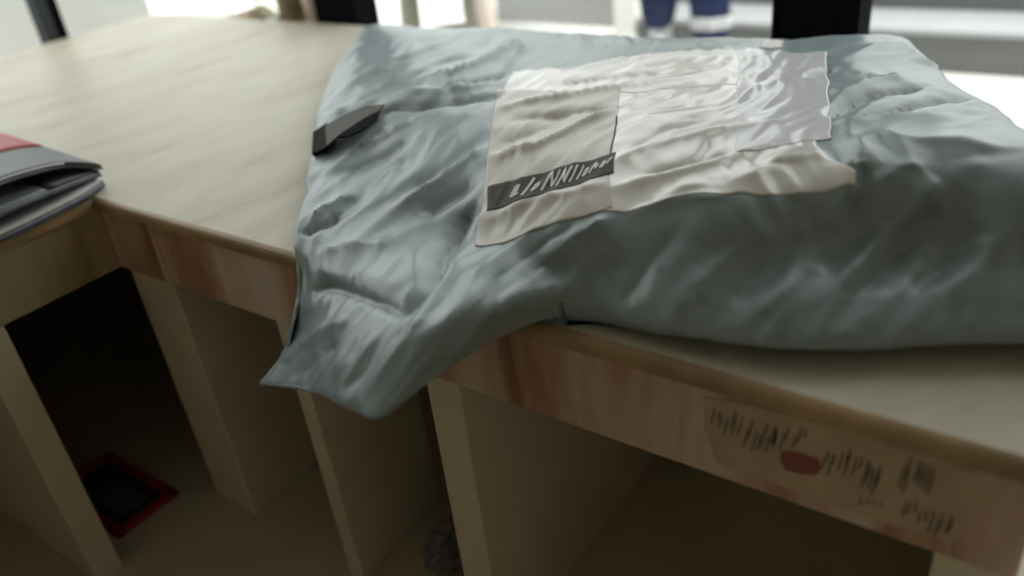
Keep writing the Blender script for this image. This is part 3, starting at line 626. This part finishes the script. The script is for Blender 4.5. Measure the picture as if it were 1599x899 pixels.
def on_bag(u, v, lift):
    """point on the crumpled bag surface at surface coordinates (u, v)"""
    fu, fv_ = u / UU[-1] * (NU - 1), v / VV[-1] * (NV - 1)
    i, j = int(min(max(fu, 0), NU - 2)), int(min(max(fv_, 0), NV - 2))
    s, t = fu - i, fv_ - j
    def lerp(A):
        return (A[j, i] * (1 - s) + A[j, i + 1] * s) * (1 - t) + (A[j + 1, i] * (1 - s) + A[j + 1, i + 1] * s) * t
    return lerp(TOP) + lerp(TN) * lift
def quad_uv(c, s, t):
    """c: BL, TL, TR, BR corners in bag coordinates; s to the right, t upwards"""
    bl, tl, tr, br = [np.array(k) for k in c]
    return (bl * (1 - s) + br * s) * (1 - t) + (tl * (1 - s) + tr * s) * t
def patch(name, c, mt, lift, nu=60, nv=50, par=None, wob=0.0, rag=0.0):
    T = np.zeros((nv, nu, 3)); B = np.zeros((nv, nu, 3))
    for j in range(nv):
        for i in range(nu):
            s, t = i / (nu - 1), 1 - j / (nv - 1)
            u, v = quad_uv(c, s, t)
            v += wob * math.sin(s * 9.0) * (1 - t)
            if rag:
                u += rag * noise.noise(Vector((u * 3.1, v * 3.3, 1)))
                v += rag * noise.noise(Vector((u * 3.7, v * 2.9, 5)))
            T[j, i] = on_bag(u, v, lift)
            B[j, i] = on_bag(u, v, 0.0001)
    return pobj(name, closed_sheet(name, T, B), mt, par)
PT = PATCH
label_o = patch('address_label', PT['label'], M['paper'], 0.0012, 90, 80, wob=0.05)
patch('tape_glare', PT['topwhite'], M['tape'], 0.0010, 120, 40, rag=0.05)  # white colour stands for paper and the glare on clear tape
patch('taped_label', PT['tape'], M['tape'], 0.0009, 100, 90, wob=0.08, rag=0.05)
patch('tape_strip', PT['clear'], M['film'], 0.0012, 50, 90, rag=0.03)
bar_o = patch('printed_bar', PT['bar'], M['print'], 0.0018, 70, 18)
# scrawled pale lettering along the dark bar
sb = bmesh.new()
def stroke(pts, w):
    """flat pen stroke given in bar coordinates"""
    prev = None
    for k, (s, t) in enumerate(pts):
        s2, t2 = pts[min(k + 1, len(pts) - 1)]
        s1, t1 = pts[max(k - 1, 0)]
        dx, dy = (s2 - s1) * 5.0, (t2 - t1)
        l = math.hypot(dx, dy) + 1e-9
        ox, oy = -dy / l * w / 5.0, dx / l * w
        ua, va = quad_uv(PT['bar'], s + ox, t + oy)
        ub, vb2 = quad_uv(PT['bar'], s - ox, t - oy)
        a = sb.verts.new(on_bag(ua, va, 0.0024)); b = sb.verts.new(on_bag(ub, vb2, 0.0024))
        if prev:
            sb.faces.new((prev[0], prev[1], b, a))
        prev = (a, b)
letters = [
    [(0.155, 0.28), (0.185, 0.62), (0.205, 0.72), (0.190, 0.48), (0.170, 0.30), (0.20, 0.38)],
    [(0.225, 0.22), (0.265, 0.55), (0.305, 0.86)],
    [(0.285, 0.30), (0.315, 0.56), (0.345, 0.60), (0.330, 0.40), (0.300, 0.30)],
    [(0.355, 0.20), (0.400, 0.58), (0.440, 0.90), (0.430, 0.52), (0.425, 0.28), (0.470, 0.62), (0.500, 0.88)],
    [(0.470, 0.18), (0.510, 0.52), (0.550, 0.90), (0.535, 0.50), (0.530, 0.26), (0.570, 0.60), (0.605, 0.86)],
    [(0.575, 0.22), (0.615, 0.55), (0.650, 0.88)],
    [(0.640, 0.26), (0.675, 0.54), (0.705, 0.80)],
    [(0.695, 0.34), (0.730, 0.62), (0.755, 0.66), (0.740, 0.46), (0.710, 0.34)],
    [(0.765, 0.34), (0.800, 0.62), (0.830, 0.76), (0.820, 0.48), (0.855, 0.66)],
    [(0.865, 0.42), (0.895, 0.62), (0.920, 0.66), (0.905, 0.50), (0.880, 0.42)],
    [(0.930, 0.48), (0.955, 0.60), (0.985, 0.70)],
]
for L in letters:
    fine = []
    for k in range(len(L) - 1):
        for f in (0, 0.34, 0.67):
            fine.append((L[k][0] * (1 - f) + L[k + 1][0] * f, L[k][1] * (1 - f) + L[k + 1][1] * f))
    fine.append(L[-1])
    stroke(fine, 0.048)
wl_ = pobj('lettering', sb, M['ink_white'], smooth=False)
# thin rule at the label's right side and the small bright tab at the back edge
c0 = PT['label']
patch('label_rule', [tuple(quad_uv(c0, 0.985, 0.22)), tuple(quad_uv(c0, 0.985, 0.72)), tuple(quad_uv(c0, 1.0, 0.72)), tuple(quad_uv(c0, 1.0, 0.22))], M['strip2'], 0.0018, 4, 40)
patch('white_tab', PT['tab'], M['white'], 0.0012, 10, 10)

# dark strip poking out of the folded seam on the left
def plate(pts, th):
    """flat stiff piece with the given outline and thickness, lying on the bag"""
    bm = bmesh.new()
    P = [Vector(p) for p in pts]
    n = (P[1] - P[0]).cross(P[2] - P[0]).normalized()
    if n.z < 0: n = -n
    up = [bm.verts.new(p + n * 0.0005) for p in P]
    dn = [bm.verts.new(p - n * th) for p in P]
    bm.faces.new(up); bm.faces.new(list(reversed(dn)))
    for i in range(len(P)):
        j = (i + 1) % len(P)
        bm.faces.new((up[i], dn[i], dn[j], up[j]))
    bmesh.ops.recalc_face_normals(bm, faces=bm.faces[:])
    return bm
pobj('seam_strip', plate([(0.3087, 0.2857, 0.785), (0.3197, 0.3279, 0.793), (0.3344, 0.3632, 0.797), (0.3706, 0.3757, 0.8), (0.3891, 0.3421, 0.8), (0.3888, 0.2907, 0.799), (0.3931, 0.2392, 0.795), (0.387, 0.2123, 0.784)], 0.004), M['strip2'], smooth=False)
pobj('strip_end', plate([(0.3524, 0.207, 0.768), (0.2799, 0.2797, 0.772), (0.2993, 0.2992, 0.784), (0.3859, 0.2113, 0.782)], 0.006), M['strip'], smooth=False)
pobj('strip_shade', plate([(0.4026, 0.2244, 0.797), (0.3981, 0.2582, 0.8), (0.3952, 0.3009, 0.803), (0.3935, 0.3414, 0.803), (0.4207, 0.3022, 0.803), (0.432, 0.2541, 0.802), (0.4258, 0.2299, 0.8)], 0.003), M['dark'], smooth=False)  # black plate put in for the shaded hole beneath the strip

# ------------------------------------------------------------------ magazines on the left arm of the counter
def booklet(name, label, edge, depth, th, zl, cat='magazine'):
    """soft booklet: 'edge' is the curled free edge (points), it runs back 'depth' to the left"""
    n, mcol = len(edge) * 4 - 3, 12
    E = _cr(np.array(edge, float), np.linspace(0, len(edge) - 1, n))
    T = np.zeros((n, mcol, 3)); B = np.zeros((n, mcol, 3))
    for j in range(n):
        for i in range(mcol):
            s = i / (mcol - 1)
            zz = E[j, 2] * (1 - s) ** 1.5 + (H + zl) * (1 - (1 - s) ** 1.5)
            T[j, i] = (E[j, 0] - depth * s, E[j, 1] + 0.02 * s, max(zz, H + 0.005))
            B[j, i] = T[j, i] - np.array((-0.004 * (1 - s), 0, th))
            B[j, i][2] = max(B[j, i][2], H + 0.002)
    o = empty(name, (float(E[:, 0].mean()) - depth / 2, float(E[:, 1].mean()), H))
    tag(o, label, cat, 'magazines piled on the counter')
    loc = Vector(o.location)
    def put(nm, me, mt):
        q = obj(nm, me, mt, o, True)
        q.matrix_parent_inverse = Matrix.Translation(-loc)
        return q
    return o, T, B, put
def slab(name, T, B):
    return closed_sheet(name, T, B)
# lower two booklets: slate page blocks whose edges fan out past the counter edge
o1, T, B, put = booklet('magazine', 'lowest magazine of the pile, slate pages touching the counter', [(-0.02, 0.035, 0.733), (0.012, -0.02, 0.735), (0.030, -0.09, 0.736), (0.045, -0.19, 0.737), (0.05, -0.34, 0.737)], 0.36, 0.010, 0.013)
put('page_block', slab('page_block', T, B), M['magpage'])
put('cover', slab('cover', T + np.array((0, 0, 0.0016)), T + np.array((0, 0, 0.0004))), M['magpage2'])
o2, T, B, put = booklet('magazine', 'middle magazine of the pile, dark sheet painted for the shade in its gap', [(-0.03, 0.040, 0.748), (-0.012, -0.015, 0.756), (0.010, -0.09, 0.764), (0.028, -0.19, 0.768), (0.032, -0.34, 0.768)], 0.36, 0.010, 0.028)
put('page_block', slab('page_block', T, B), M['magpage'])
put('gap_shade', slab('gap_shade', T[:8] + np.array((0.002, 0, 0.0018)), T[:8] + np.array((0.002, 0, 0.0004))), M['maggap'])  # dark sheet put in for the shaded gap under the top cover
o3, T, B, put = booklet('magazine', 'topmost magazine of the pile with grey and red cover', [(-0.020, 0.042, 0.757), (-0.050, -0.005, 0.774), (-0.040, -0.08, 0.788), (-0.022, -0.18, 0.796), (-0.018, -0.34, 0.796)], 0.40, 0.006, 0.042)
put('page_block', slab('page_block', T, B), M['magpage'])
Tc = T + np.array((0, 0, 0.0030)); Tb = T + np.array((0, 0, 0.0008))
put('cover', slab('cover', Tc, Tb), M['maggrey'])
k0 = 6
put('red_cover_panel', slab('red_cover_panel', Tc[:, k0:] + np.array((0, 0, 0.0010)), Tc[:, k0:] + np.array((0, 0, 0.0001))), M['magred'])
ev = Tc[:, 0]
put('cover_edge', tube([tuple(p + np.array((0.001, 0, -0.001))) for p in ev[4:]], 0.0022, 8), M['magpage2'])

# ------------------------------------------------------------------ things under the counter
tray = empty('shallow_tray', (-0.205, -0.108, 0))
tag(tray, 'dark shallow tray with a red rim on the floor under the counter', 'tray')
def tput(nm, bm, mt):
    q = obj(nm, bm, mt, tray)
    q.matrix_parent_inverse = Matrix.Translation((0.205, 0.108, 0))
    return q
tx0, tx1, ty0, ty1 = -0.345, -0.070, -0.182, -0.032
tput('tray_floor', box(tx0 + .005, tx1 - .005, ty0 + .005, ty1 - .005, 0.001, 0.008), M['tray'])
for (a, b, c, d) in ((tx0, tx1, ty0, ty0 + .022), (tx0, tx1, ty1 - .022, ty1), (tx0, tx0 + .022, ty0, ty1), (tx1 - .022, tx1, ty0, ty1)):
    tput('rim', box(a, b, c, d, 0.001, 0.014, 0.003), M['red'])
tput('grey_insert', box(-0.22, -0.115, -0.145, -0.075, 0.008, 0.011, 0.001), M['traygrey'])

def crumple(name, loc, rx, ry, rz, mt, label, cat, seed):
    bm = bmesh.new()
    bmesh.ops.create_icosphere(bm, subdivisions=5, radius=1.0)
    for v in bm.verts:
        d = v.co.normalized()
        n = abs(noise.noise(d * 2.1 + Vector((seed, 0, 0)))) * 0.9 + abs(noise.noise(d * 4.7 + Vector((0, seed, 0)))) * 0.5
        r = 1.08 - n * 0.75
        v.co = Vector((d.x * rx * r, d.y * ry * r, max(rz * (1 + d.z * r), 0.0005)))
    o = obj(name, bm, mt, None, False)
    o.location = loc
    return tag(o, label, cat)
crumple('crumpled_bag', (0.585, 0.135, 0.0), 0.055, 0.075, 0.040, M['baggy'], 'crumpled dull plastic bag on the floor between two support panels', 'plastic bag', 3.0)
crumple('dark_pouch', (0.650, 0.010, 0.0), 0.042, 0.050, 0.024, M['dark'], 'small black lump on the floor in front of the crumpled bag', 'pouch', 8.0)
# white sheet added to stand for the daylit floor beyond the last panel
pb = np.zeros((14, 8, 3))
for j in range(14):
    for i in range(8):
        s, t = i / 7, j / 13
        pb[j, i] = (1.424 + 0.14 * s, -0.030 - 0.014 * math.sin(3 * s + 2 * t), 0.603 - 0.20 * t + 0.016 * s - 0.030 * (1 - s) ** 3)
ps = obj('daylight_sheet', closed_sheet('daylight_sheet', pb, pb + np.array((0, 0.0012, 0))), M['white'], None, True)
tag(ps, 'white sheet added for the daylit floor past the right end of the counter', 'paper')

# ------------------------------------------------------------------ things on the window sill
ZS = 0.690
tum = empty('tumbler', (-0.925, 1.215, ZS))
tag(tum, 'clear curved glass on the window sill beside the brown jar', 'glass')
obj('bowl', lathe([(0, 0.004), (0.020, 0.004), (0.030, 0.010), (0.046, 0.040), (0.054, 0.080), (0.055, 0.115), (0.0525, 0.115), (0.0515, 0.080), (0.043, 0.042), (0.027, 0.014), (0, 0.012)], 40), M['glass'], tum, True)
obj('foot', lathe([(0, 0), (0.024, 0), (0.025, 0.003), (0.020, 0.005), (0, 0.005)], 32), M['glass'], tum, True)
jar = empty('jar', (-0.812, 1.215, ZS))
tag(jar, 'brown jar on the window sill between the glass and pink cup', 'jar')
obj('body', lathe([(0, 0), (0.044, 0), (0.049, 0.006), (0.051, 0.04), (0.051, 0.12), (0.046, 0.14), (0.036, 0.15), (0.036, 0.16), (0, 0.16)], 40), M['brown'], jar, True)
obj('lid', lathe([(0, 0.160), (0.039, 0.160), (0.040, 0.164), (0.040, 0.180), (0.036, 0.184), (0, 0.184)], 40), M['pink'], jar, True)
cup = empty('cup', (-0.700, 1.215, ZS))
tag(cup, 'pinkish cup on a cream saucer next to the black pillar', 'cup')
obj('body', lathe([(0, 0.012), (0.026, 0.012), (0.036, 0.022), (0.043, 0.07), (0.046, 0.12), (0.0435, 0.12), (0.040, 0.07), (0.032, 0.026), (0, 0.020)], 40), M['pink'], cup, True)
obj('saucer', lathe([(0, 0), (0.030, 0), (0.050, 0.008), (0.054, 0.014), (0.050, 0.014), (0.030, 0.008), (0, 0.008)], 40), M['cream'], cup, True)
hb = tube([(0.040 * math.cos(0) * 0 - 0.038 + -0.020 * math.sin(t * math.pi / 10), 0.0, 0.045 + 0.05 * t / 10) for t in range(11)], 0.005, 10)
obj('handle', hb, M['brown'], cup, True)
# beige folded cloth on the sill
bm = bmesh.new()
bmesh.ops.create_grid(bm, x_segments=30, y_segments=20, size=1.0)
for v in bm.verts:
    x, y = v.co.x, v.co.y
    h = 0.055 * (0.5 + 0.5 * x) ** 0.8 * max(0.0, 1 - abs(y) ** 4) * max(0.0, 1 - max(0, (x - 0.75) * 4) ** 2)
    h *= 1 + 0.15 * noise.noise(Vector((x * 3, y * 3, 0)))
    v.co = Vector((x * 0.115, y * 0.065, 0.001 + max(h, 0.0)))
r = bmesh.ops.extrude_face_region(bm, geom=bm.faces[:])
for e in r['geom']:
    if isinstance(e, bmesh.types.BMVert):
        e.co.z = 0.0004
bmesh.ops.recalc_face_normals(bm, faces=bm.faces[:])
cl = obj('folded_cloth', bm, M['cloth'], None, True)
cl.location = (-1.085, 1.215, ZS)
tag(cl, 'beige folded cloth lying on the window sill left of the glass', 'cloth')

# ------------------------------------------------------------------ stool outside
st = empty('stool', (-1.25, 2.55, 0))
tag(st, 'beige plastic stool standing outside behind the back edge of the parcel', 'stool')
legs = [((-0.235, -0.05), M['stool'], 0.052), ((-0.035, 0.17), M['stool'], 0.036), ((0.235, -0.05), M['stool2'], 0.045), ((0.03, -0.22), M['stool'], 0.0)]
for (lx, ly), mt, wd in legs:
    if wd <= 0: continue
    b = bmesh.new()
    rg = []
    for z, k in ((0.0, 1.25), (0.02, 1.2), (0.20, 1.05), (0.30, 1.0), (0.62, 0.90)):
        hw = wd * k
        cx, cy = lx * (1.12 - z * 0.25), ly * (1.12 - z * 0.25)
        rg.append([b.verts.new((cx + hw * a, cy + hw * 0.8 * c, z)) for a, c in ((-1, -0.4), (-0.55, -1), (0.55, -1), (1, -0.4), (1, 0.6), (0.5, 1), (-0.5, 1), (-1, 0.6))])
    for r0, r1 in zip(rg, rg[1:]):
        for k in range(8):
            b.faces.new((r0[k], r0[(k + 1) % 8], r1[(k + 1) % 8], r1[k]))
    b.faces.new(list(reversed(rg[0]))); b.faces.new(rg[-1])
    obj('leg', b, mt, st, True)
obj('seat', lathe([(0, 0.615), (0.25, 0.615), (0.27, 0.625), (0.27, 0.645), (0.25, 0.655), (0, 0.650)], 40), M['stool'], st, True)
ring = [(0.215 * math.cos(a * math.pi / 12), 0.05 + 0.15 * math.sin(a * math.pi / 12), 0.29) for a in range(25)]
obj('stretcher', tube(ring, 0.022, 10), M['stool'], st, True)

# ------------------------------------------------------------------ the person outside
def skin_mesh(name, verts, edges, radii, sub=2):
    d = bpy.data.meshes.new(name)
    d.from_pydata(verts, edges, [])
    o = bpy.data.objects.new(name, d)
    COL.objects.link(o)
    sk = o.modifiers.new('Skin', 'SKIN')
    sk.use_smooth_shade = True
    for i, rr in enumerate(radii):
        sv = d.skin_vertices[0].data[i]
        sv.radius = rr if hasattr(rr, '__len__') else (rr, rr)
        sv.use_root = (i == 0)
    ss = o.modifiers.new('Sub', 'SUBSURF')
    ss.levels = sub
    ss.render_levels = sub
    bpy.context.view_layer.update()
    dg = bpy.context.evaluated_depsgraph_get()
    me = bpy.data.meshes.new_from_object(o.evaluated_get(dg))
    bpy.data.objects.remove(o)
    return me
per = empty('person', (-0.32, 3.17, 0))
tag(per, 'person outside in navy trousers with a pale ankle band and white shoes', 'person')
# local coordinates, facing the shop (-y)
LA, RA = (-0.128, -0.02), (0.138, -0.02)
V = [(0, 0, 0.93), (0, 0, 1.08), (0, 0.0, 1.25), (0, 0, 1.40), (0, 0, 1.48), (0, -0.01, 1.55), (0, -0.015, 1.63), (0, -0.01, 1.69)]
E_ = [(0, 1), (1, 2), (2, 3), (3, 4), (4, 5), (5, 6), (6, 7)]
Rr = [(0.155, 0.11), (0.14, 0.10), (0.16, 0.11), (0.14, 0.095), 0.055, (0.068, 0.08), (0.078, 0.095), (0.055, 0.07)]
def chain(start, pts, rad):
    p = start
    for q, r_ in zip(pts, rad):
        V.append(q); Rr.append(r_); E_.append((p, len(V) - 1)); p = len(V) - 1
    return p
for s in (-1, 1):
    h = chain(3, [(s * 0.19, 0, 1.39), (s * 0.23, 0.0, 1.26), (s * 0.25, 0.01, 1.10), (s * 0.255, -0.02, 0.95), (s * 0.255, -0.05, 0.84), (s * 0.253, -0.06, 0.79)], [0.062, 0.052, 0.042, 0.036, 0.027, (0.036, 0.020)])
    for k, (dx, dy, L) in enumerate(((-0.006, -0.030, 0.070), (0.0, -0.012, 0.080), (0.0, 0.008, 0.076), (0.0, 0.026, 0.060))):
        hx, hy, hz = V[h]
        chain(h, [(hx + dx, hy + dy, hz - 0.030), (hx + dx, hy + dy * 1.1 - 0.004, hz - 0.030 - L * 0.5), (hx + dx - s * 0.008, hy + dy * 1.1 - 0.006, hz - 0.030 - L)], [0.010, 0.009, 0.008])
    hx, hy, hz = V[h]
    chain(h, [(hx - s * 0.012, hy - 0.036, hz + 0.006), (hx - s * 0.020, hy - 0.050, hz - 0.030)], [0.011, 0.009])
    ax, ay = LA if s < 0 else RA
    chain(0, [(s * 0.095, 0, 0.86), (s * 0.115, 0, 0.50), (ax, ay + 0.03, 0.30), (ax, ay + 0.03, 0.10), (ax, ay, 0.05), (ax, ay - 0.11, 0.03)], [0.088, 0.058, 0.046, 0.032, 0.030, 0.026])
def pput(nm, me, mt, par=None):
    return obj(nm, me, mt, par or per, True)
pput('body', skin_mesh('body', V, E_, Rr), M['skin'])
# face
for sx in (-0.030, 0.030):
    fb = bmesh.new()
    bmesh.ops.create_uvsphere(fb, u_segments=12, v_segments=8, radius=0.011, matrix=Matrix.Translation((sx, -0.100, 1.63)))
    pput('eye', fb, M['hair'])
nb = bmesh.new(); tube([(0, -0.098, 1.635), (0, -0.116, 1.605), (0, -0.100, 1.595)], [0.007, 0.013, 0.008], 8, nb)
pput('nose', nb, M['skin'])
mb = bmesh.new(); tube([(-0.024, -0.088, 1.568), (0, -0.094, 1.565), (0.024, -0.088, 1.568)], [0.003, 0.006, 0.003], 8, mb)
pput('mouth', mb, M['pink'])
for sx in (-1, 1):
    eb = bmesh.new()
    bmesh.ops.create_uvsphere(eb, u_segments=10, v_segments=8, radius=0.5, matrix=Matrix.Translation((sx * 0.078, -0.005, 1.615)) @ Matrix.Diagonal((0.02, 0.036, 0.06, 1)))
    pput('ear', eb, M['skin'])
hbm = bmesh.new()
bmesh.ops.create_uvsphere(hbm, u_segments=24, v_segments=16, radius=1.0, matrix=Matrix.Translation((0, 0.008, 1.665)) @ Matrix.Diagonal((0.088, 0.102, 0.082, 1)))
bmesh.ops.delete(hbm, geom=[v for v in hbm.verts if v.co.y < -0.05 and v.co.z < 1.69 or v.co.z < 1.60], context='VERTS')
pput('hair', hbm, M['hair'])
# loose trousers, wider than the leg and ending in open hems
tv = [(0, 0, 0.97), (-0.10, 0, 0.86), (-0.125, 0.0, 0.55), (-0.135, 0.0, 0.36), (-0.130, -0.01, 0.27), (-0.128, -0.01, 0.205), (0.10, 0, 0.86), (0.125, 0.0, 0.55), (0.128, 0.0, 0.36), (0.140, 0.0, 0.27), (0.140, 0.0, 0.12), (0, 0, 1.04)]
te = [(0, 1), (1, 2), (2, 3), (3, 4), (4, 5), (0, 6), (6, 7), (7, 8), (8, 9), (9, 10), (0, 11)]
tr_ = [(0.175, 0.13), 0.118, 0.108, 0.104, 0.088, 0.066, 0.118, 0.108, 0.106, 0.094, 0.086, (0.165, 0.125)]
tro = pput('trousers', skin_mesh('trousers', tv, te, tr_), M['jeans'])
bandm = bmesh.new()
nseg = 40
rings = []
for z, k in ((0.232, 0.094), (0.238, 0.101), (0.285, 0.104), (0.292, 0.097)):
    rings.append([bandm.verts.new((0.142 + (k + 0.005 * math.sin(a * 6.0 * math.pi / nseg * 3)) * math.cos(2 * math.pi * a / nseg), 0.0 + (k + 0.005 * math.sin(a * 6.0 * math.pi / nseg * 3)) * math.sin(2 * math.pi * a / nseg), z)) for a in range(nseg)])
for r0, r1 in zip(rings, rings[1:]):
    for k in range(nseg):
        bandm.faces.new((r0[k], r0[(k + 1) % nseg], r1[(k + 1) % nseg], r1[k]))
pput('ankle_band', bandm, M['band'])
shv = [(0, 0, 1.02), (0, 0, 1.22), (0, 0, 1.39), (0, 0, 1.46), (-0.19, 0, 1.39), (-0.235, 0, 1.26), (-0.25, 0.005, 1.14), (0.19, 0, 1.39), (0.235, 0, 1.26), (0.25, 0.005, 1.14)]
pput('shirt', skin_mesh('shirt', shv, [(0, 1), (1, 2), (2, 3), (2, 4), (4, 5), (5, 6), (2, 7), (7, 8), (8, 9)], [(0.185, 0.14), (0.185, 0.135), (0.165, 0.12), 0.070, 0.078, 0.068, 0.060, 0.078, 0.068, 0.060]), M['shirt'])
for (ax, ay) in (LA, RA):
    pput('sock', tube([(ax, ay + 0.03, 0.09), (ax, ay + 0.03, 0.16), (ax, ay + 0.03, 0.235)], [0.050, 0.052, 0.056], 20), M['shoe'])
    b = bmesh.new()
    rg = []
    prof = [(-0.20, 0.030, 0.035), (-0.185, 0.046, 0.050), (-0.12, 0.052, 0.065), (-0.05, 0.046, 0.095), (-0.02, 0.048, 0.22), (0.05, 0.048, 0.225), (0.085, 0.040, 0.20)]
    for y, w_, hgt in prof:
        rg.append([b.verts.new((ax + w_ * math.cos(t * math.pi / 8), ay + y, 0.002 + hgt * math.sin(t * math.pi / 8) ** 0.7)) for t in range(9)])
    for r0, r1 in zip(rg, rg[1:]):
        for k in range(8):
            b.faces.new((r0[k], r0[k + 1], r1[k + 1], r1[k]))
        b.faces.new((r0[8], r0[0], r1[0], r1[8]))
    b.faces.new(rg[0]); b.faces.new(list(reversed(rg[-1])))
    bmesh.ops.recalc_face_normals(b, faces=b.faces[:])
    pput('shoe', b, M['shoe'])
